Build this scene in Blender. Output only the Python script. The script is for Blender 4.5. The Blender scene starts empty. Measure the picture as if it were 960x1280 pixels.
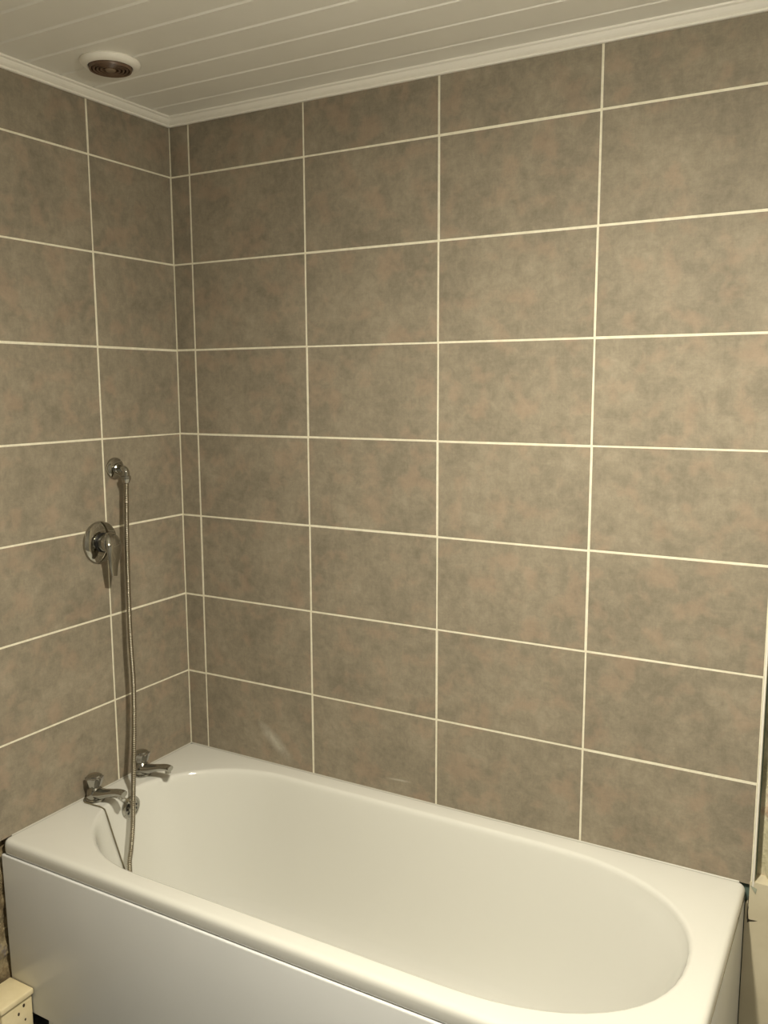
import bpy, bmesh, math, random
from mathutils import Vector, Matrix
from mathutils.bvhtree import BVHTree

random.seed(7)
C = bpy.context.scene.collection
PI = math.pi

# ------------------------------------------------------------------ camera
CAM = Vector((1.8668, -2.0374, 1.6836))
YAW, PITCH, ROLL, FPX = 0.514298, -0.142305, -0.003907, 1096.47
cd = bpy.data.cameras.new('camera')
cam = bpy.data.objects.new('camera', cd)
C.objects.link(cam)
fw = Vector((-math.sin(YAW) * math.cos(PITCH), math.cos(YAW) * math.cos(PITCH), math.sin(PITCH)))
r0 = Vector((math.cos(YAW), math.sin(YAW), 0))
u0 = r0.cross(fw)
rt = r0 * math.cos(ROLL) + u0 * math.sin(ROLL)
up = -r0 * math.sin(ROLL) + u0 * math.cos(ROLL)
M = Matrix((rt, up, -fw)).transposed().to_4x4()
M.translation = CAM
cam.matrix_world = M
cd.sensor_fit = 'VERTICAL'
cd.sensor_height = 36.0
cd.sensor_width = 27.0
cd.lens = FPX / 1280 * 36.0
cd.clip_start = 0.02
bpy.context.scene.camera = cam

# ------------------------------------------------------------------ world, exposure
w = bpy.data.worlds.new('world')
bpy.context.scene.world = w
w.use_nodes = True
w.node_tree.nodes['Background'].inputs[0].default_value = (0.8, 0.85, 1.0, 1)
w.node_tree.nodes['Background'].inputs[1].default_value = 0.15
vs = bpy.context.scene.view_settings
vs.view_transform = 'Standard'
vs.look = 'None'
vs.gamma = 1.0
vs.use_curve_mapping = False
vs.exposure = 0.0
LAMP = Vector((1.44, -1.08, 2.455))     # ceiling lamp position
LAMP_COL = (1.0, 0.93, 0.76)
LAMP_POWER = 3700.0

# ------------------------------------------------------------------ key sizes (metres)
RIM = 0.55            # bath rim
Z0 = 2.543            # tile grid origin; horizontal joints at Z0 - 0.25 k
CEIL = 2.455
TW, TH = 0.4022, 0.25
RX, RY = 2.75, -2.9   # right wall, rear wall


# ------------------------------------------------------------------ materials
def mat(name):
    m = bpy.data.materials.new(name)
    m.use_nodes = True
    nt = m.node_tree
    return m, nt, nt.nodes['Principled BSDF']


def plain(name, col, rough=0.5, metal=0.0, spec=0.5, coat=0.0):
    m, nt, b = mat(name)
    b.inputs['Base Color'].default_value = (*col, 1)
    b.inputs['Roughness'].default_value = rough
    b.inputs['Metallic'].default_value = metal
    b.inputs['Specular IOR Level'].default_value = spec
    b.inputs['Coat Weight'].default_value = coat
    return m


def node(nt, kind, **kw):
    n = nt.nodes.new(kind)
    for k, v in kw.items():
        if k in n.inputs:
            n.inputs[k].default_value = v
        else:
            setattr(n, k, v)
    return n


def ramp(nt, stops):
    r = nt.nodes.new('ShaderNodeValToRGB')
    e = r.color_ramp.elements
    while len(e) < len(stops):
        e.new(0.5)
    for x, (p, c) in zip(e, stops):
        x.position = p
        x.color = (*c, 1)
    return r


def noisy(name, stops, scale, rough=0.5, detail=6, bump=0.0, bscale=None, metal=0.0, spec=0.5):
    m, nt, b = mat(name)
    tc = node(nt, 'ShaderNodeTexCoord')
    n = node(nt, 'ShaderNodeTexNoise', Scale=scale, Detail=detail, Roughness=0.6)
    nt.links.new(tc.outputs['Object'], n.inputs['Vector'])
    r = ramp(nt, stops)
    nt.links.new(n.outputs['Fac'], r.inputs['Fac'])
    nt.links.new(r.outputs['Color'], b.inputs['Base Color'])
    b.inputs['Roughness'].default_value = rough
    b.inputs['Metallic'].default_value = metal
    b.inputs['Specular IOR Level'].default_value = spec
    if bump:
        n2 = node(nt, 'ShaderNodeTexNoise', Scale=bscale or scale * 4, Detail=4)
        nt.links.new(tc.outputs['Object'], n2.inputs['Vector'])
        bp = node(nt, 'ShaderNodeBump', Strength=bump, Distance=0.003)
        nt.links.new(n2.outputs['Fac'], bp.inputs['Height'])
        nt.links.new(bp.outputs['Normal'], b.inputs['Normal'])
    return m


def tile_material(name, scuff=None):
    m, nt, b = mat(name)
    L = nt.links.new
    tc = node(nt, 'ShaderNodeTexCoord')
    oi = node(nt, 'ShaderNodeObjectInfo')
    mul = node(nt, 'ShaderNodeMath', operation='MULTIPLY')
    mul.inputs[1].default_value = 37.0
    L(oi.outputs['Random'], mul.inputs[0])
    off = node(nt, 'ShaderNodeVectorMath', operation='ADD')
    L(tc.outputs['Object'], off.inputs[0])
    L(mul.outputs[0], off.inputs[1])
    n1 = node(nt, 'ShaderNodeTexNoise', Scale=8.0, Detail=5.0, Roughness=0.55, Distortion=0.4)
    n2 = node(nt, 'ShaderNodeTexNoise', Scale=34.0, Detail=7.0, Roughness=0.78, Distortion=0.3)
    # fine woven streaks, vertical and horizontal
    mpa = node(nt, 'ShaderNodeMapping'); mpa.inputs['Scale'].default_value = (260, 260, 38)
    mpb = node(nt, 'ShaderNodeMapping'); mpb.inputs['Scale'].default_value = (40, 40, 300)
    n3 = node(nt, 'ShaderNodeTexNoise', Scale=1.0, Detail=2.0)
    n4 = node(nt, 'ShaderNodeTexNoise', Scale=1.0, Detail=2.0)
    for a, q in ((mpa, n3), (mpb, n4)):
        L(off.outputs[0], a.inputs['Vector'])
        L(a.outputs['Vector'], q.inputs['Vector'])
    for q in (n1, n2):
        L(off.outputs[0], q.inputs['Vector'])

    def wsum(parts):
        acc = None
        for sock, wt in parts:
            mm = node(nt, 'ShaderNodeMath', operation='MULTIPLY_ADD')
            L(sock, mm.inputs[0])
            mm.inputs[1].default_value = wt
            if acc is None:
                mm.inputs[2].default_value = 0.0
            else:
                L(acc, mm.inputs[2])
            acc = mm.outputs[0]
        return acc
    s = wsum([(n1.outputs['Fac'], 0.36), (n2.outputs['Fac'], 0.52), (n3.outputs['Fac'], 0.06), (n4.outputs['Fac'], 0.06)])
    r = ramp(nt, [(0.35, (0.190, 0.165, 0.124)), (0.46, (0.240, 0.209, 0.158)), (0.53, (0.276, 0.239, 0.180)), (0.65, (0.345, 0.298, 0.228))])
    L(s, r.inputs['Fac'])
    # pinkish patches
    n5 = node(nt, 'ShaderNodeTexNoise', Scale=17.0, Detail=4.0)
    L(off.outputs[0], n5.inputs['Vector'])
    pr = ramp(nt, [(0.52, (0, 0, 0)), (0.66, (0.38, 0.38, 0.38))])
    L(n5.outputs['Fac'], pr.inputs['Fac'])
    mx = node(nt, 'ShaderNodeMix', data_type='RGBA')
    L(pr.outputs['Color'], mx.inputs[0])
    L(r.outputs['Color'], mx.inputs[6])
    mx.inputs[7].default_value = (0.355, 0.250, 0.180, 1)
    col = mx.outputs[2]
    if scuff:
        # chalky wipe mark: a slanted stretched blob broken by noise
        mp2 = node(nt, 'ShaderNodeMapping', vector_type='TEXTURE')
        mp2.inputs['Location'].default_value = (scuff[0], 0, scuff[1])
        mp2.inputs['Rotation'].default_value = (0, scuff[2], 0)
        mp2.inputs['Scale'].default_value = (scuff[3], 1, scuff[4])
        L(tc.outputs['Object'], mp2.inputs['Vector'])
        ln = node(nt, 'ShaderNodeVectorMath', operation='LENGTH')
        L(mp2.outputs['Vector'], ln.inputs[0])
        sr = ramp(nt, [(0.0, (1, 1, 1)), (1.0, (0, 0, 0))])
        L(ln.outputs['Value'], sr.inputs['Fac'])
        m2 = node(nt, 'ShaderNodeMath', operation='MULTIPLY')
        L(sr.outputs['Color'], m2.inputs[0])
        L(n2.outputs['Fac'], m2.inputs[1])
        mx2 = node(nt, 'ShaderNodeMix', data_type='RGBA')
        L(m2.outputs[0], mx2.inputs[0])
        L(col, mx2.inputs[6])
        mx2.inputs[7].default_value = (0.62, 0.58, 0.50, 1)
        col = mx2.outputs[2]
    L(col, b.inputs['Base Color'])
    b.inputs['Roughness'].default_value = 0.58
    b.inputs['Specular IOR Level'].default_value = 0.13
    bp = node(nt, 'ShaderNodeBump', Strength=0.12, Distance=0.0006)
    L(s, bp.inputs['Height'])
    L(bp.outputs['Normal'], b.inputs['Normal'])
    return m


M_tile = tile_material('taupe_stone_tile')
M_scuff = tile_material('taupe_stone_tile_with_wipe_mark', (0.060, -0.045, 0.72, 0.085, 0.026))
M_scuff2 = tile_material('taupe_stone_tile_with_light_scratch', (0.085, -0.075, -0.05, 0.045, 0.004))
M_grout = noisy('cream_grout', [(0.35, (0.70, 0.66, 0.52)), (0.65, (0.80, 0.76, 0.62))], 60, 0.85, bump=0.2, bscale=300)
M_board = noisy('green_plasterboard', [(0.3, (0.07, 0.105, 0.085)), (0.7, (0.11, 0.15, 0.125))], 30, 0.9)
M_pvc = noisy('white_pvc', [(0.3, (0.82, 0.80, 0.73)), (0.7, (0.86, 0.84, 0.77))], 6, 0.38, detail=3)
M_trim = plain('white_plastic_trim', (0.87, 0.84, 0.76), 0.30)
M_seal = plain('cream_silicone', (0.50, 0.485, 0.43), 0.5)
M_acryl = plain('white_bath_acrylic', (0.695, 0.690, 0.645), 0.09, coat=0.3)
M_panel = noisy('white_bath_panel', [(0.3, (0.77, 0.78, 0.78)), (0.7, (0.80, 0.81, 0.81))], 3, 0.27, detail=2)
M_chrome = plain('chrome', (0.42, 0.41, 0.375), 0.07, metal=1.0)
M_chrome2 = plain('smoked_clear_knob', (0.40, 0.39, 0.36), 0.12, metal=0.9)
M_hose = plain('steel_hose', (0.40, 0.365, 0.295), 0.24, metal=1.0)
M_black = plain('black_rubber', (0.012, 0.011, 0.010), 0.5)
M_chain = plain('tarnished_chain', (0.22, 0.19, 0.12), 0.4, metal=0.9)
M_rust = noisy('brown_plastic', [(0.3, (0.10, 0.060, 0.035)), (0.7, (0.17, 0.105, 0.065))], 60, 0.4)
M_cream = noisy('cream_paint', [(0.3, (0.56, 0.50, 0.36)), (0.7, (0.64, 0.58, 0.43))], 9, 0.6, bump=0.15, bscale=60)
M_wallpaint = noisy('painted_plaster', [(0.3, (0.30, 0.29, 0.27)), (0.7, (0.36, 0.35, 0.32))], 3, 0.8)
M_floor = noisy('pale_grey_vinyl', [(0.3, (0.28, 0.285, 0.29)), (0.7, (0.34, 0.345, 0.35))], 5, 0.5)
M_block = noisy('chipped_cream_gloss_paint', [(0.30, (0.30, 0.22, 0.10)), (0.36, (0.78, 0.67, 0.42)), (0.7, (0.86, 0.75, 0.50))], 22, 0.45, bump=0.5, bscale=70)


def rough_plaster(name, stops, scale):
    m, nt, b = mat(name)
    L = nt.links.new
    tc = node(nt, 'ShaderNodeTexCoord')
    n1 = node(nt, 'ShaderNodeTexNoise', Scale=scale, Detail=8.0, Roughness=0.62, Distortion=0.0)
    n2 = node(nt, 'ShaderNodeTexNoise', Scale=scale * 9, Detail=6.0)
    L(tc.outputs['Object'], n1.inputs['Vector'])
    L(tc.outputs['Object'], n2.inputs['Vector'])
    r = ramp(nt, stops)
    L(n1.outputs['Fac'], r.inputs['Fac'])
    L(r.outputs['Color'], b.inputs['Base Color'])
    b.inputs['Roughness'].default_value = 0.95
    bp = node(nt, 'ShaderNodeBump', Strength=0.8, Distance=0.006)
    L(n2.outputs['Fac'], bp.inputs['Height'])
    L(bp.outputs['Normal'], b.inputs['Normal'])
    return m


M_rough_r = rough_plaster('broken_plaster_with_brick', [(0.36, (0.13, 0.12, 0.075)), (0.44, (0.50, 0.46, 0.30)), (0.56, (0.66, 0.60, 0.44)), (0.66, (0.50, 0.27, 0.15))], 9)
M_rough_l = rough_plaster('bare_masonry', [(0.32, (0.10, 0.07, 0.04)), (0.45, (0.22, 0.165, 0.09)), (0.56, (0.34, 0.28, 0.17)), (0.68, (0.15, 0.13, 0.17))], 16)

m, nt, b = mat('lamp_glow')
b.inputs['Base Color'].default_value = (0.9, 0.85, 0.7, 1)
b.inputs['Emission Color'].default_value = (*LAMP_COL, 1)
b.inputs['Emission Strength'].default_value = LAMP_POWER
M_glow = m


# ------------------------------------------------------------------ mesh helpers
def obj(name, bm, m, parent=None, smooth=None, loc=None):
    if smooth is not None:
        for f in bm.faces:
            f.smooth = True
    me = bpy.data.meshes.new(name)
    bmesh.ops.recalc_face_normals(bm, faces=bm.faces[:])
    bm.to_mesh(me)
    bm.free()
    me.materials.append(m)
    if smooth:
        me.set_sharp_from_angle(angle=math.radians(smooth))
    o = bpy.data.objects.new(name, me)
    C.objects.link(o)
    if parent:
        o.parent = parent
    if loc:
        o.location = loc
    return o


def empty(name, loc=(0, 0, 0)):
    o = bpy.data.objects.new(name, None)
    o.empty_display_size = 0.05
    C.objects.link(o)
    o.location = loc
    return o


def tag(o, label, cat, group=None):
    o['label'] = label
    o['category'] = cat
    if group:
        o['group'] = group
    return o


def struct(o, label=None):
    o['kind'] = 'structure'
    if label:
        o['label'] = label
    return o


def box(bm, a, b, bev=0.0, seg=2):
    x0, y0, z0 = a
    x1, y1, z1 = b
    vs_ = [bm.verts.new(p) for p in ((x0, y0, z0), (x1, y0, z0), (x1, y1, z0), (x0, y1, z0), (x0, y0, z1), (x1, y0, z1), (x1, y1, z1), (x0, y1, z1))]
    fs = [bm.faces.new([vs_[i] for i in q]) for q in ((0, 3, 2, 1), (4, 5, 6, 7), (0, 1, 5, 4), (1, 2, 6, 5), (2, 3, 7, 6), (3, 0, 4, 7))]
    if bev:
        es = list({e for f in fs for e in f.edges})
        bmesh.ops.bevel(bm, geom=es, offset=bev, segments=seg, affect='EDGES', profile=0.5)
    return bm


def newbox(a, b, bev=0.0, seg=2):
    return box(bmesh.new(), a, b, bev, seg)


def lathe(bm, prof, axis='z', org=(0, 0, 0), n=32, flute=None):
    """prof: list of (radius, height along axis)."""
    org = Vector(org)
    rings = []
    for i, (r, h) in enumerate(prof):
        ring = []
        if r < 1e-6:
            ring = [bm.verts.new(org + axv(axis, 0, 0, h))]
        else:
            for k in range(n):
                a = 2 * PI * k / n
                rr = r * (flute(a, i) if flute else 1)
                ring.append(bm.verts.new(org + axv(axis, rr * math.cos(a), rr * math.sin(a), h)))
        rings.append(ring)
    for A, B in zip(rings, rings[1:]):
        if len(A) == 1 and len(B) == 1:
            continue
        for k in range(n):
            k2 = (k + 1) % n
            if len(A) == 1:
                bm.faces.new((A[0], B[k], B[k2]))
            elif len(B) == 1:
                bm.faces.new((A[k], A[k2], B[0]))
            else:
                bm.faces.new((A[k], A[k2], B[k2], B[k]))
    if len(rings[0]) > 1:
        bm.faces.new(rings[0][::-1])
    if len(rings[-1]) > 1:
        bm.faces.new(rings[-1])
    return bm


def axv(axis, u, v, h):
    if axis == 'z':
        return Vector((u, v, h))
    if axis == 'x':
        return Vector((h, u, v))
    return Vector((u, h, v))


def catmull(pts, step):
    """resample a polyline as a Catmull-Rom curve at about step metres."""
    P = [Vector(p) for p in pts]
    P = [P[0] * 2 - P[1]] + P + [P[-1] * 2 - P[-2]]
    out = []
    for i in range(1, len(P) - 2):
        n = max(2, int((P[i + 1] - P[i]).length / step))
        for k in range(n):
            t = k / n
            a, b, c, d = P[i - 1:i + 3]
            out.append(0.5 * ((2 * b) + (c - a) * t + (2 * a - 5 * b + 4 * c - d) * t * t + (3 * b - a - 3 * c + d) * t ** 3))
    out.append(P[-2])
    return out


def sweep(bm, pts, rad, n=12, up_hint=Vector((0, 1, 0)), cap=True):
    """tube along pts; rad(i, t) -> (ru, rv) elliptic radii."""
    rings = []
    N = len(pts)
    for i, p in enumerate(pts):
        t = (pts[min(i + 1, N - 1)] - pts[max(i - 1, 0)]).normalized()
        u = up_hint - t * up_hint.dot(t)
        u.normalize()
        v = t.cross(u)
        ru, rv = rad(i, i / (N - 1))
        rings.append([bm.verts.new(p + u * ru * math.cos(2 * PI * k / n) + v * rv * math.sin(2 * PI * k / n)) for k in range(n)])
    for A, B in zip(rings, rings[1:]):
        for k in range(n):
            bm.faces.new((A[k], A[(k + 1) % n], B[(k + 1) % n], B[k]))
    if cap:
        bm.faces.new(rings[0][::-1])
        bm.faces.new(rings[-1])
    return bm


def lerp_list(tab, t):
    x = t * (len(tab) - 1)
    i = min(int(x), len(tab) - 2)
    f = x - i
    return tab[i] * (1 - f) + tab[i + 1] * f


def extrude_profile(bm, prof, p0, p1, out):
    """prof (d, z) pairs; d along vector out, extruded from p0 to p1."""
    out = Vector(out)
    A = [bm.verts.new(Vector(p0) + out * d + Vector((0, 0, z))) for d, z in prof]
    B = [bm.verts.new(Vector(p1) + out * d + Vector((0, 0, z))) for d, z in prof]
    n = len(prof)
    for i in range(n):
        j = (i + 1) % n
        bm.faces.new((A[i], A[j], B[j], B[i]))
    bm.faces.new(A[::-1])
    bm.faces.new(B)
    return bm


# ================================================================== STRUCTURE
struct(obj('floor', newbox((-0.1, RY - 0.1, -0.05), (RX + 0.1, 0.1, 0.0)), M_floor))
ceiling = struct(obj('ceiling', newbox((-0.1, RY - 0.1, CEIL + 0.010), (RX + 0.1, 0.12, CEIL + 0.06)), M_pvc))
struct(obj('wall_right', newbox((RX, RY - 0.1, 0), (RX + 0.1, 0.12, CEIL + 0.01)), M_wallpaint))
struct(obj('wall_front', newbox((-0.1, RY - 0.1, 0), (RX, RY, CEIL + 0.01)), M_wallpaint))

# ceiling planks: shiplap boards along x with chamfered long edges
def plank(y0, y1):
    ch, dp = 0.0085, 0.0070
    prof = [(y0 + 0.0006, CEIL + 0.0095), (y0 + 0.0006, CEIL + dp), (y0 + ch, CEIL), (y1 - 0.0016, CEIL), (y1 - 0.0006, CEIL + 0.001), (y1 - 0.0006, CEIL + 0.0095)]
    bm = bmesh.new()
    A = [bm.verts.new((0.0, y, z)) for y, z in prof]
    B = [bm.verts.new((RX, y, z)) for y, z in prof]
    n = len(prof)
    for i in range(n):
        j = (i + 1) % n
        bm.faces.new((A[i], A[j], B[j], B[i]))
    bm.faces.new(A[::-1])
    bm.faces.new(B)
    return bm
ye = 0.0
k = 0
while ye > RY + 0.01:
    yn = max(-0.100 - 0.105 * k, RY)
    obj('ceiling_plank', plank(yn, ye), M_pvc, ceiling)
    ye = yn
    k += 1

# back wall: plasterboard, grout bed, tiles
wall_back = struct(obj('wall_back', newbox((-0.1, 0.0095, 0), (1.684, 0.12, CEIL + 0.01)), M_board))
obj('grout', newbox((-0.006, 0.0012, RIM + 0.0008), (1.6790, 0.0095, CEIL - 0.004)), M_grout, wall_back)
wall_left = struct(obj('wall_left', newbox((-0.12, RY - 0.1, 0), (-0.0300, 0.0, CEIL + 0.01)), M_wallpaint))
obj('grout', newbox((-0.0295, -1.512, RIM + 0.0008), (-0.0012, 0.0, CEIL - 0.004)), M_grout, wall_left)

_tm = {}
def tile_mesh(wd, ht, side, m):
    key = (round(wd, 4), round(ht, 4), side, m.name)
    if key in _tm:
        return _tm[key]
    c, T = 0.0009, 0.0075
    a, b_ = wd / 2, ht / 2
    def P(u, v, d):
        return (u, d, v) if side == 'b' else (-d, u, v)
    v = []
    for (u, q, d) in ((a - c, b_ - c, 0), (a, b_, c), (a, b_, T)):
        v += [P(-u, -q, d), P(u, -q, d), P(u, q, d), P(-u, q, d)]
    f = [(0, 1, 2, 3)]
    for s in (0, 4):
        for i in range(4):
            j = (i + 1) % 4
            f.append((s + i, s + 4 + i, s + 4 + j, s + j))
    me = bpy.data.meshes.new('tile')
    me.from_pydata(v, [], f)
    bm = bmesh.new()
    bm.from_mesh(me)
    bmesh.ops.recalc_face_normals(bm, faces=bm.faces[:])
    # open shell: make the front face point into the room
    fr = min(bm.faces, key=lambda x: abs(x.calc_center_median()[1 if side == 'b' else 0]) + 1e-6 * x.index) if side == 'b' else max(bm.faces, key=lambda x: x.calc_center_median()[0])
    want = Vector((0, -1, 0)) if side == 'b' else Vector((1, 0, 0))
    if fr.normal.dot(want) < 0:
        bmesh.ops.reverse_faces(bm, faces=bm.faces[:])
    bm.to_mesh(me)
    bm.free()
    me.materials.append(m)
    _tm[key] = me
    return me

J = 0.0054
def tile(side, u0_, u1_, z0_, z1_, m=M_tile):
    me = tile_mesh(u1_ - u0_ - J, z1_ - z0_ - J, side, m)
    o = bpy.data.objects.new('tile', me)
    C.objects.link(o)
    du, dz = random.uniform(-.0007, .0007), random.uniform(-.0007, .0007)
    dd = random.uniform(0, .0005)
    uc, zc = (u0_ + u1_) / 2 + du, (z0_ + z1_) / 2 + dz
    if side == 'b':
        o.location = (uc, dd, zc)
        o.parent = wall_back
    else:
        o.location = (-dd, uc, zc)
        o.parent = wall_left
    o.rotation_euler = (0, random.uniform(-.0016, .0016), 0) if side == 'b' else (random.uniform(-.0016, .0016), 0, 0)
    return o

zs = [CEIL - 0.006] + [Z0 - 0.25 * k for k in range(1, 8)] + [RIM - 0.0030]
xs = [-0.001, 0.0712] + [0.0703 + TW * k for k in range(1, 5)]
ys = [0.001, -0.3093, -0.3093 - TW, -0.3093 - 2 * TW, -0.3093 - 3 * TW]
for r in range(8):
    zb = zs[r + 1]
    for c in range(5):
        mm = M_tile
        if r == 7 and c == 1:
            mm = M_scuff
        if r == 7 and c == 2:
            mm = M_scuff2
        tile('b', xs[c], xs[c + 1], zb, zs[r], mm)
    for c in range(4):
        tile('l', ys[c + 1], ys[c], zb, zs[r])

# silicone bead between tiles and bath
bead = [(-0.0004, 0.0001), (0.0026, 0.0001), (0.0020, 0.0010), (0.0006, 0.0026), (-0.0004, 0.0026)]
obj('sealant', extrude_profile(bmesh.new(), bead, (0.0, 0.0, RIM), (1.652, 0.0, RIM), (0, -1, 0)), M_seal, wall_back)
obj('sealant', extrude_profile(bmesh.new(), bead, (0.0, 0.0, RIM), (0.0, -0.676, RIM), (1, 0, 0)), M_seal, wall_left)

# cove trims under the ceiling
cove = [(0, -0.0240), (0.0062, -0.0240), (0.0080, -0.0222), (0.0080, -0.0200), (0.0066, -0.0190), (0.0078, -0.0180),
        (0.0110, -0.0165), (0.0150, -0.0135), (0.0185, -0.0095), (0.0205, -0.0060), (0.0240, -0.0050), (0.0262, -0.0035), (0.0268, -0.0002), (0, -0.0002)]
t1 = struct(obj('trim_1', extrude_profile(bmesh.new(), cove, (0, -0.0001, CEIL), (RX, -0.0001, CEIL), (0, -1, 0)), M_trim))
t2 = struct(obj('trim_2', extrude_profile(bmesh.new(), cove, (0.0001, 0, CEIL), (0.0001, RY, CEIL), (1, 0, 0)), M_trim))

# tile edge trim at the end of the tiled wall
bm = newbox((1.6795, -0.0012, RIM - 0.003), (1.6838, 0.030, CEIL - 0.003), 0.0009)
t3 = struct(obj('trim_3', bm, M_trim, smooth=40))
bm = bmesh.new()
pts = [Vector((1.676, -0.001, RIM - 0.001)), Vector((1.6815, -0.0025, RIM - 0.009)), Vector((1.688, -0.002, RIM - 0.018)), Vector((1.690, -0.001, RIM - 0.006))]
a = [bm.verts.new(p) for p in pts]
b2 = [bm.verts.new(p + Vector((0.0004, 0.0015, 0))) for p in pts]
bm.faces.new(a); bm.faces.new(b2[::-1])
for i in range(4):
    bm.faces.new((a[i], b2[i], b2[(i + 1) % 4], a[(i + 1) % 4]))
obj('trim_offcut', bm, plain('grey_green_plastic', (0.34, 0.36, 0.28), 0.4), t3)

# the unfinished part of the back wall beyond the tiles
from mathutils import noise as mnoise
def rough_sheet(name, m, parent, u0_, u1_, z0_, z1_, step, f):
    bm = bmesh.new()
    nu, nz = int((u1_ - u0_) / step), int((z1_ - z0_) / step)
    g = [[bm.verts.new(f(u0_ + (u1_ - u0_) * i / nu, z0_ + (z1_ - z0_) * j / nz)) for j in range(nz + 1)] for i in range(nu + 1)]
    for i in range(nu):
        for j in range(nz):
            bm.faces.new((g[i][j], g[i + 1][j], g[i + 1][j + 1], g[i][j + 1]))
    return obj(name, bm, m, parent, smooth=60)

def fb(x, z):
    n1 = mnoise.fractal(Vector((x * 16, 3.3, z * 16)), 1.0, 2.0, 4)
    y = 0.030 - 0.012 * n1
    edge = max(0.0, min(1.0, (x - (1.7005 + 0.006 * mnoise.noise(Vector((z * 30, 0, 1)))) ) / 0.006))
    return Vector((x, 0.042 * (1 - edge) + y * edge, z))
rough_sheet('bare_plaster', M_rough_r, wall_back, 1.684, 1.90, RIM + 0.004, CEIL, 0.006, fb)
obj('bare_plaster', newbox((1.898, 0.026, RIM), (RX, 0.12, CEIL)), M_rough_r, wall_back)
obj('masonry', newbox((1.684, 0.045, 0), (1.90, 0.12, CEIL)), M_rough_r, wall_back)
bm = bmesh.new()
lb = [(1.6675, 0.0), (RX, 0.0), (RX, RIM + 0.008), (1.6745, RIM + 0.008), (1.6745, RIM - 0.036), (1.6720, RIM - 0.044), (1.6675, RIM - 0.046)]
A = [bm.verts.new((x, 0.0, z)) for x, z in lb]
B = [bm.verts.new((x, 0.06, z)) for x, z in lb]
bm.faces.new(A); bm.faces.new(B[::-1])
for i in range(len(A)):
    j = (i + 1) % len(A)
    bm.faces.new((A[i], B[i], B[j], A[j]))
lower = obj('lower_board', bm, M_cream, wall_back)
lower['label'] = 'smooth cream boarding below the bare plaster'
bm = bmesh.new()
zc = Z0 - 2.0795
for prof in ([(1.6735, zc + .0030), (1.6790, zc + .0015), (1.6950, zc + .0028), (1.6880, zc - .0008), (1.6775, zc - .0040), (1.6735, zc - .0080)],
             [(1.6725, zc + .056), (1.6745, zc + .054), (1.6742, zc + .036), (1.6752, zc + .030), (1.6742, zc + .020), (1.6752, zc + .004), (1.6725, zc + .001)]):
    A = [bm.verts.new((x, -0.0005, z)) for x, z in prof]
    B = [bm.verts.new((x, 0.004, z)) for x, z in prof]
    bm.faces.new(A); bm.faces.new(B[::-1])
    for i in range(len(A)):
        j = (i + 1) % len(A)
        bm.faces.new((A[i], B[i], B[j], A[j]))
ck = obj('crack', bm, plain('dark_crack', (0.05, 0.04, 0.025), 0.9), wall_back)

# bare masonry low on the left wall in front of the bath
def fl(y, z):
    n1 = mnoise.fractal(Vector((7.7, y * 26, z * 26)), 1.0, 2.0, 4)
    top = max(0.0, min(1.0, (RIM - 0.030 - z + 0.006 * mnoise.noise(Vector((y * 60, 2, 0)))) / 0.008))
    return Vector((-0.029 + (0.012 + 0.013 * n1) * top, y, z))
rough_sheet('bare_masonry', M_rough_l, wall_left, -1.512, -0.66, 0.0, RIM + 0.004, 0.009, fl)

# ================================================================== BATH
CY = -0.352
def curve(cxl, al, nl, cxr, ar, nr, b_, ns=20, na=28):
    pts = []
    for i in range(na):                      # right half, from front to back
        a = -PI / 2 + PI * i / na
        c, s = math.cos(a), math.sin(a)
        pts.append((cxr + ar * abs(c) ** (2 / nr), CY + b_ * math.copysign(abs(s) ** (2 / nr), s)))
    for i in range(ns):                      # back straight
        pts.append((cxr + (cxl - cxr) * i / ns, CY + b_))
    for i in range(na):                      # left half
        a = PI / 2 + PI * i / na
        c, s = math.cos(a), math.sin(a)
        pts.append((cxl - al * abs(c) ** (2 / nl), CY + b_ * math.copysign(abs(s) ** (2 / nl), s)))
    for i in range(ns):                      # front straight
        pts.append((cxl + (cxr - cxl) * i / ns, CY - b_))
    return pts

top_c = curve(0.40, 0.335, 2.0, 1.20, 0.412, 2.25, 0.304)
bot_c = curve(0.36, 0.185, 2.3, 1.02, 0.25, 2.3, 0.185)
fillet = [(0, 0), (0.0035, 0.0005), (0.0075, 0.0025), (0.0108, 0.0068), (0.0130, 0.0130), (0.0145, 0.0210)]
prof = [(0.035, 0.040), (0.075, 0.070), (0.135, 0.110), (0.205, 0.158), (0.285, 0.208), (0.375, 0.256), (0.475, 0.300), (0.59, 0.338), (0.71, 0.366), (0.85, 0.383), (1.0, 0.389)]
bath = tag(empty('bathtub', (0.83, CY, RIM - 0.4)), 'glossy white panelled bathtub with rounded basin in the tiled corner', 'bathtub')
O = Vector(bath.location)
bm = bmesh.new()
rings = []
nT = len(top_c)
nrm = []
for i in range(nT):
    p, q = Vector(top_c[i - 1]), Vector(top_c[(i + 1) % nT])
    t_ = (q - p).normalized()
    nrm.append(Vector((-t_.y, t_.x)))          # curve runs anticlockwise: this points inwards
for o_, d in fillet:
    rings.append([bm.verts.new(Vector((p[0] + v.x * o_, p[1] + v.y * o_, RIM - d)) - O) for p, v in zip(top_c, nrm)])
low = [Vector(p) + v * fillet[-1][0] for p, v in zip(top_c, nrm)]
for f, d in prof:
    rings.append([bm.verts.new(Vector((a.x + (b_[0] - a.x) * f, a.y + (b_[1] - a.y) * f, RIM - d)) - O) for a, b_ in zip(low, bot_c)])
for sc, dz in ((0.8, 0.0012), (0.55, 0.003), (0.28, 0.0045)):
    rings.append([bm.verts.new(Vector((0.68 + (p[0] - 0.68) * sc, CY + (p[1] - CY) * sc, RIM - 0.389 - dz)) - O) for p in bot_c])
N = len(top_c)
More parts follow.
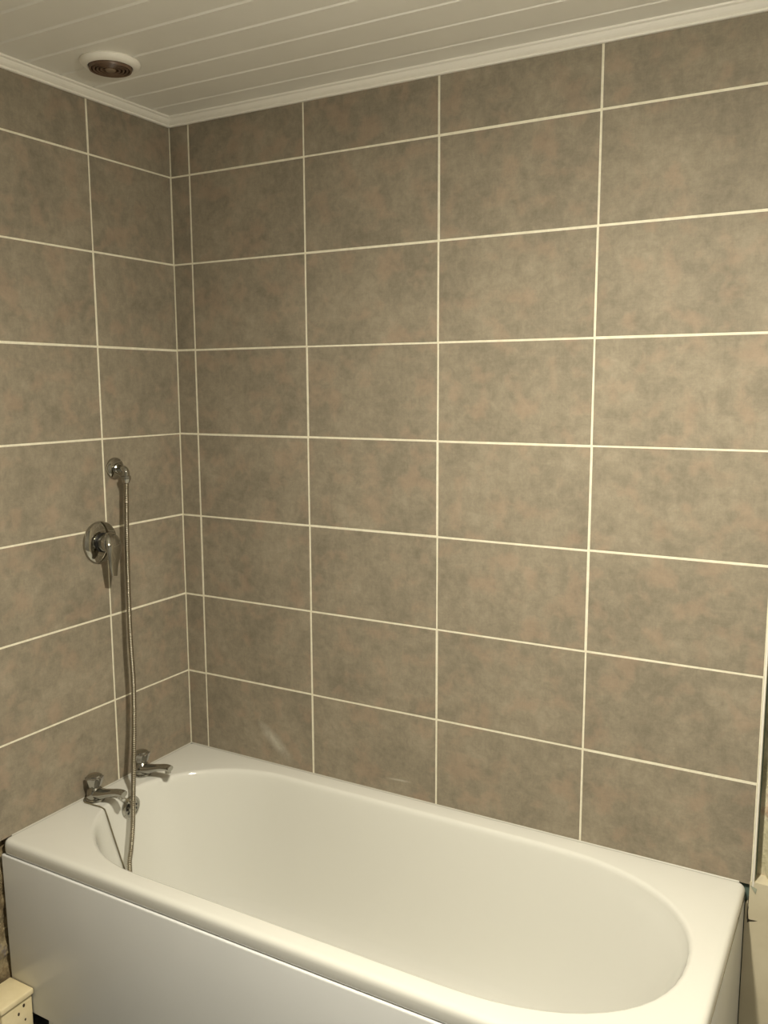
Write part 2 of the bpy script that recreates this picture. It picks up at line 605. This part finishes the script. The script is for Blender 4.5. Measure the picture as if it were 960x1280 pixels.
for A, B in zip(rings, rings[1:]):
    for i in range(N):
        bm.faces.new((A[i], A[(i + 1) % N], B[(i + 1) % N], B[i]))
cv = bm.verts.new(Vector((0.68, CY, RIM - 0.395)) - O)
for i in range(N):
    bm.faces.new((rings[-1][i], rings[-1][(i + 1) % N], cv))
# outer rim: rounded rectangle loops
BX0, BX1, BY0, BY1 = -0.0085, 1.6670, -0.7010, 0.0088   # the wall edges run under the tiles
def rrect(ins, rad, z, nc=6, nl=24):
    x0, x1, y0, y1 = BX0 + ins, BX1 - ins, BY0 + ins, BY1 - ins
    r = max(rad - ins, 0.002)
    P = []
    for cx, cy, a0 in ((x1 - r, y0 + r, -PI / 2), (x1 - r, y1 - r, 0), (x0 + r, y1 - r, PI / 2), (x0 + r, y0 + r, PI)):
        for i in range(nc + 1):
            a = a0 + PI / 2 * i / nc
            P.append(Vector((cx + r * math.cos(a), cy + r * math.sin(a), z)))
    return P
outer = [(0.0180, 0.0), (0.0120, -0.0003), (0.0072, -0.0018), (0.0034, -0.0048), (0.0010, -0.0092), (0.0, -0.0150), (0.0, -0.0300), (0.0008, -0.0352), (0.0030, -0.0366), (0.0120, -0.0366), (0.0130, -0.020)]
orings = [[bm.verts.new(p - O) for p in rrect(i, 0.020, RIM + dz)] for i, dz in outer]
Q = len(orings[0])
for A, B in zip(orings, orings[1:]):
    for i in range(Q):
        bm.faces.new((A[i], B[i], B[(i + 1) % Q], A[(i + 1) % Q]))
es = []
for R in (rings[0], orings[0]):
    for i in range(len(R)):
        e = bm.edges.get((R[i], R[(i + 1) % len(R)])) or bm.edges.new((R[i], R[(i + 1) % len(R)]))
        es.append(e)
bmesh.ops.triangle_fill(bm, use_beauty=True, edges=es)
bvh = BVHTree.FromBMesh(bm)
shell = obj('shell', bm, M_acryl, bath, smooth=70)

def wall_x(y, z):
    """x of the basin's tap-end wall at (y, z)."""
    h = bvh.ray_cast(Vector((0.5, y, z)) - O, Vector((-1, 0, 0)))
    return (h[0].x + O.x) if h[0] else 0.1

# overflow on the tap-end wall
oz, oy = RIM - 0.045, -0.352
ox = max(wall_x(oy, oz + d) for d in (-0.026, 0.0, 0.02)) - 0.001
bm = bmesh.new()
lathe(bm, [(0.032, -0.004), (0.0335, 0.001), (0.0325, 0.004), (0.0285, 0.0060), (0.0260, 0.0052), (0.0255, 0.0040), (0.0, 0.0040)], 'x', (0, 0, 0), 36)
of = obj('overflow', bm, M_chrome, bath, smooth=35, loc=Vector((ox, oy, oz)) - O)
of['label'] = 'round chrome overflow with small holes'
obj('overflow_cap', lathe(bmesh.new(), [(0.0115, 0.003), (0.0120, 0.009), (0.0100, 0.013), (0.0050, 0.0150), (0.0, 0.0153)], 'x', (0, -0.004, 0), 24), M_chrome, of, smooth=35)
hb = None
for a in (-60, -25, 10, 45, 80, 135, 180, 225):
    aa = math.radians(a)
    if hb is None:
        hb = obj('hole', lathe(bmesh.new(), [(0.0036, 0.0030), (0.0036, 0.0046), (0.0, 0.0044)], 'x', (0, 0, 0), 12), M_black, of)
        h = hb
    else:
        h = hb.copy(); C.objects.link(h); h.parent = of
    h.location = (0, 0.0178 * math.cos(aa), 0.0178 * math.sin(aa))

# bath panels
bm = newbox((-0.006, -0.7045, 0.098), (1.6630, -0.6915, RIM - 0.0388), 0.004, 3)
for v in bm.verts:
    if v.co.x < 0.5:
        v.co.x += 0.009 * (RIM - 0.04 - v.co.z) / 0.41 - 0.002
bmesh.ops.translate(bm, verts=bm.verts, vec=-O)
fp = obj('side_panel', bm, M_panel, bath, smooth=50)
bm = newbox((0.115, -0.690, 0.0), (1.655, -0.676, 0.099), 0.002)
bmesh.ops.translate(bm, verts=bm.verts, vec=-O)
obj('plinth', bm, M_panel, fp, smooth=50)
bm = newbox((1.6520, -0.690, 0.0), (1.6660, -0.002, RIM - 0.0385), 0.002)
bmesh.ops.translate(bm, verts=bm.verts, vec=-O)
obj('end_panel', bm, M_panel, bath, smooth=50)

# ================================================================== TAPS
def make_tap(loc, rz, label):
    t = tag(empty('bath_tap', loc), label, 'tap', 'pair of bath taps')
    t.rotation_euler.z = rz
    obj('base', lathe(bmesh.new(), [(0.0262, 0.0), (0.0266, 0.003), (0.0255, 0.0065), (0.0225, 0.0085)], 'z', n=36), M_chrome, t, smooth=35)
    obj('body', lathe(bmesh.new(), [(0.0222, 0.0075), (0.0226, 0.016), (0.0218, 0.026), (0.0190, 0.033), (0.0150, 0.037), (0.0130, 0.042)], 'z', n=36), M_chrome, t, smooth=35)
    pts = catmull([(0.004, 0, 0.0190), (0.030, 0, 0.0240), (0.058, 0, 0.0325), (0.082, 0, 0.0395), (0.100, 0, 0.0425), (0.113, 0, 0.0415)], 0.004)
    ru = [0.0205, 0.0185, 0.0155, 0.0135, 0.0128, 0.0118]
    rv = [0.0160, 0.0140, 0.0115, 0.0098, 0.0092, 0.0085]
    obj('spout', sweep(bmesh.new(), pts, lambda i, u: (lerp_list(ru, u), lerp_list(rv, u)), 18), M_chrome, t, smooth=50)
    obj('nozzle', lathe(bmesh.new(), [(0.0080, 0.0270), (0.0092, 0.0280), (0.0092, 0.0380), (0.006, 0.040)], 'z', (0.103, 0, 0), 20), M_chrome, t, smooth=35)
    def fl_(a, i):
        return 1 + 0.055 * math.cos(8 * a) * (1 if 0 < i < 5 else 0.2)
    kb = obj('knob', lathe(bmesh.new(), [(0.0140, 0.0385), (0.0175, 0.042), (0.0205, 0.052), (0.0238, 0.062), (0.0242, 0.066), (0.0205, 0.0685), (0.0150, 0.0690)], 'z', n=48, flute=fl_), M_chrome2, t, smooth=25)
    obj('knob_cap', lathe(bmesh.new(), [(0.0185, 0.0685), (0.0180, 0.0715), (0.0140, 0.0735), (0.0, 0.0740)], 'z', n=32), M_chrome, kb, smooth=35)
    return t
make_tap((0.0335, -0.430, RIM), 0.0, 'chrome bath tap on the rim beneath the mixer valve, farther from the corner')
make_tap((0.0310, -0.249, RIM), 0.0, 'chrome bath tap on the rim near the tiled corner, beside the hose')

# ================================================================== PLUG CHAIN
ch_pts = [(ox + 0.0185, oy - 0.003, oz + 0.004), (ox + 0.014, -0.370, oz + 0.030), (0.094, -0.384, RIM - 0.0005), (0.084, -0.392, RIM + 0.0035), (0.062, -0.400, RIM + 0.0026)]
for a in range(75, 290, 30):
    aa = math.radians(a)
    ch_pts.append((0.0335 + 0.0300 * math.cos(aa), -0.430 + 0.0302 * math.sin(aa), RIM + 0.0026))
ch_pts += [(0.062, -0.459, RIM + 0.0026), (0.080, -0.458, RIM + 0.0028)]
for z in (RIM - 0.003, RIM - 0.010, RIM - 0.018, RIM - 0.03, RIM - 0.06, RIM - 0.10, RIM - 0.15, RIM - 0.20, RIM - 0.26):
    yy = -0.458 + 0.25 * max(0.0, RIM - 0.012 - z)
    hit, nr, _, _ = bvh.ray_cast(Vector((0.5, yy, z)) - O, Vector((-1, 0, 0)))
    nr = nr if nr.x > 0 else -nr
    ch_pts.append(tuple(hit + O + nr * 0.0029))
cp = catmull(ch_pts, 0.0011)
bm = sweep(bmesh.new(), cp, lambda i, u: ((0.0022, 0.0022) if i % 3 else (0.0010, 0.0010)), 6, Vector((0.3, 1, 0.2)))
tag(obj('plug_chain', bm, M_chain, smooth=60), 'thin tarnished plug chain looped round the tap into the bath', 'chain')

# ================================================================== SHOWER OUTLET AND HOSE
OZ, OY = Z0 - 1.084, -0.2720
out = tag(empty('shower_outlet', (0, OY, OZ)), 'small round chrome wall elbow holding the shower hose', 'shower fitting')
obj('wall_plate', lathe(bmesh.new(), [(0.0300, 0.0), (0.0305, 0.003), (0.0290, 0.0075), (0.0240, 0.0105), (0.0150, 0.0120), (0.0, 0.0122)], 'x', n=40), M_chrome, out, smooth=35)
arm = catmull([(0.006, 0, 0), (0.028, -0.0015, 0.0), (0.0400, -0.003, -0.0005), (0.0475, -0.004, -0.006), (0.0490, -0.0045, -0.014), (0.0490, -0.0045, -0.022)], 0.002)
obj('elbow', sweep(bmesh.new(), arm, lambda i, u: (0.0098, 0.0098), 20, Vector((0, 1, 0.02))), M_chrome, out, smooth=50)
obj('elbow_collar', lathe(bmesh.new(), [(0.0118, 0.010), (0.0135, 0.012), (0.0135, 0.017), (0.0110, 0.019)], 'x', n=28), M_chrome, out, smooth=35)

hx, hy = 0.0490, OY - 0.0045
hose = tag(empty('shower_hose', (hx, hy, OZ - 0.045)), 'ribbed steel shower hose hanging from the elbow into the bath', 'hose')
HO = Vector(hose.location)
def nutf(a, i):
    return 1 + 0.05 * math.cos(6 * a)
obj('hose_nut', lathe(bmesh.new(), [(0.0105, 0.027), (0.0130, 0.0255), (0.0132, 0.018), (0.0110, 0.013), (0.0088, 0.007)], 'z', n=36, flute=nutf), M_chrome, hose, smooth=30)
hp = catmull([(hx, hy, OZ - 0.036), (0.0500, -0.2810, Z0 - 1.18), (0.0510, -0.2870, Z0 - 1.30), (0.053, -0.2920, Z0 - 1.45), (0.057, -0.2960, Z0 - 1.57), (0.060, -0.2955, Z0 - 1.69),
              (0.068, -0.3070, Z0 - 1.80), (0.095, -0.3430, Z0 - 1.922), (0.120, -0.3740, Z0 - 1.999), (0.146, -0.4040, Z0 - 2.049), (0.165, -0.4320, Z0 - 2.101),
              (0.180, -0.4550, Z0 - 2.140), (0.205, -0.4700, Z0 - 2.210), (0.240, -0.4600, Z0 - 2.290), (0.285, -0.4350, RIM - 0.3725), (0.34, -0.40, RIM - 0.381), (0.46, -0.36, RIM - 0.3835), (0.58, -0.35, RIM - 0.3845)], 0.00125)
hp = [p - HO for p in hp]
bm = sweep(bmesh.new(), hp, lambda i, u: [(0.0056, 0.0056), (0.0070, 0.0070), (0.0074, 0.0074), (0.0070, 0.0070)][i % 4], 12, Vector((0.2, 1, 0.1)))
obj('tube', bm, M_hose, hose, smooth=80)
e0 = hp[-1]
obj('hose_nut', lathe(bmesh.new(), [(0.0086, -0.004), (0.0098, 0.0), (0.0100, 0.012), (0.0085, 0.016)], 'x', e0, 28), M_chrome, hose, smooth=30)

# ================================================================== MIXER VALVE
MZ, MY = Z0 - 1.2840, -0.3390
mv = tag(empty('shower_mixer', (0, MY, MZ)), 'chrome shower mixer with round wall plate and drooping lever', 'shower mixer')
obj('wall_plate', lathe(bmesh.new(), [(0.0585, 0.0), (0.0590, 0.0035), (0.0570, 0.0075), (0.0500, 0.0110), (0.0380, 0.0135), (0.0300, 0.0140), (0.0, 0.0140)], 'x', n=56), M_chrome, mv, smooth=35)
obj('rubber_ring', lathe(bmesh.new(), [(0.0275, 0.0130), (0.0275, 0.0180), (0.0, 0.0180)], 'x', n=40), M_black, mv, smooth=35)
obj('cartridge_cover', lathe(bmesh.new(), [(0.0240, 0.0170), (0.0245, 0.020), (0.0245, 0.036), (0.0225, 0.043), (0.0160, 0.048), (0.0, 0.0495)], 'x', n=40), M_chrome, mv, smooth=35)
lp = catmull([(0.0360, 0.000, 0.0270), (0.0460, 0.000, 0.0200), (0.0530, 0.000, 0.0060), (0.0570, -0.001, -0.0120), (0.0585, -0.004, -0.0350), (0.0600, -0.008, -0.0600), (0.0650, -0.012, -0.0870)], 0.004)
lw = [0.0130, 0.0225, 0.0265, 0.0250, 0.0190, 0.0145, 0.0100]
lt = [0.0040, 0.0090, 0.0105, 0.0085, 0.0062, 0.0048, 0.0032]
obj('lever', sweep(bmesh.new(), lp, lambda i, u: (lerp_list(lw, u), lerp_list(lt, u)), 20), M_chrome, mv, smooth=55)

# ================================================================== CEILING VENT
VX, VY = 0.2030, -0.4160
vt = tag(empty('ceiling_vent', (VX, VY, CEIL)), 'round white ceiling vent with brown ringed grille', 'vent')
obj('flange', lathe(bmesh.new(), [(0.0480, 0.0), (0.0690, 0.0), (0.0705, -0.0030), (0.0685, -0.0080), (0.0630, -0.0120), (0.0570, -0.0140), (0.0530, -0.0145), (0.0515, -0.0130), (0.0510, -0.0080)], 'z', n=56), M_trim, vt, smooth=40)
gr = obj('grille', lathe(bmesh.new(), [(0.0505, -0.0080), (0.0505, -0.0125), (0.0, -0.0125)], 'z', n=48), plain('dark_duct', (0.03, 0.02, 0.014), 0.6), vt)
for rr in (0.0475, 0.0390, 0.0305, 0.0220):
    bm = bmesh.new()
    n = 44
    sec = [(rr - 0.0026, -0.0120), (rr - 0.0022, -0.0195), (rr + 0.0016, -0.0205), (rr + 0.0026, -0.0180), (rr + 0.0026, -0.0120)]
    R_ = [[bm.verts.new((r * math.cos(2 * PI * k / n), r * math.sin(2 * PI * k / n), z)) for k in range(n)] for r, z in sec]
    for A, B in zip(R_, R_[1:] + R_[:1]):
        for k in range(n):
            bm.faces.new((A[k], A[(k + 1) % n], B[(k + 1) % n], B[k]))
    obj('grille_ring', bm, M_rust, gr, smooth=40)
for a in range(4):
    bm = newbox((0.010, -0.0016, -0.0185), (0.0480, 0.0016, -0.0120))
    sp = obj('grille_spoke', bm, M_rust, gr)
    sp.rotation_euler.z = a * PI / 2 + 0.4
obj('hub', lathe(bmesh.new(), [(0.0125, -0.0120), (0.0130, -0.0195), (0.0105, -0.0225), (0.0, -0.0235)], 'z', n=28), plain('brown_gloss', (0.20, 0.14, 0.09), 0.22), gr, smooth=40)

# ================================================================== PAINTED BLOCK BY THE BATH PANEL
bk = tag(empty('pipe_boxing', (0.0, -0.76, 0.0)), 'short cream painted wooden boxing with chipped edges beside the bath panel', 'boxing')
obj('box_body', newbox((-0.002, -0.036, 0.0), (0.0790, 0.0530, 0.158), 0.002), M_block, bk, smooth=50)
def capf():
    bm = newbox((-0.003, -0.042, 0.158), (0.0860, 0.0545, 0.174), 0.003, 2)
    return bm
obj('box_lid', capf(), M_block, bk, smooth=50)
hb = None
for y, z, s in ((0.028, 0.140, 1.0), (0.012, 0.126, 0.9), (-0.012, 0.110, 0.8), (0.030, 0.10, 0.7)):
    if hb is None:
        hb = obj('hole', lathe(bmesh.new(), [(0.0030, -0.002), (0.0034, 0.0006), (0.0, 0.0005)], 'x', (0, 0, 0), 10), plain('dark_hole', (0.05, 0.03, 0.015), 0.9), bk)
        h = hb
    else:
        h = hb.copy(); C.objects.link(h); h.parent = bk
    h.location = (0.0790, y, z)
    h.scale = (1, s, 1.5 * s)

# ================================================================== CEILING LAMP
lm = tag(empty('ceiling_lamp', tuple(LAMP)), 'white pendant lamp holder with a glowing bulb below the boarded ceiling', 'lamp')
obj('rose', lathe(bmesh.new(), [(0.045, 0.0), (0.046, -0.006), (0.040, -0.018), (0.010, -0.026)], 'z', n=36), M_trim, lm, smooth=40)
obj('flex', lathe(bmesh.new(), [(0.0035, -0.025), (0.0035, -0.185)], 'z', n=12), M_trim, lm, smooth=40)
obj('lamp_holder', lathe(bmesh.new(), [(0.008, -0.180), (0.0190, -0.190), (0.0200, -0.225), (0.0165, -0.232)], 'z', n=28), M_trim, lm, smooth=40)
obj('bulb_body', lathe(bmesh.new(), [(0.0140, -0.230), (0.0200, -0.245), (0.0330, -0.266), (0.0360, -0.274)], 'z', n=28), M_trim, lm, smooth=40)
obj('bulb', lathe(bmesh.new(), [(0.0350, -0.2742)] + [(0.0360 * math.cos(a * PI / 16), -0.2750 - 0.012 * math.sin(a * PI / 16)) for a in range(0, 8)] + [(0.0, -0.2870)], 'z', n=28), M_glow, lm, smooth=60)
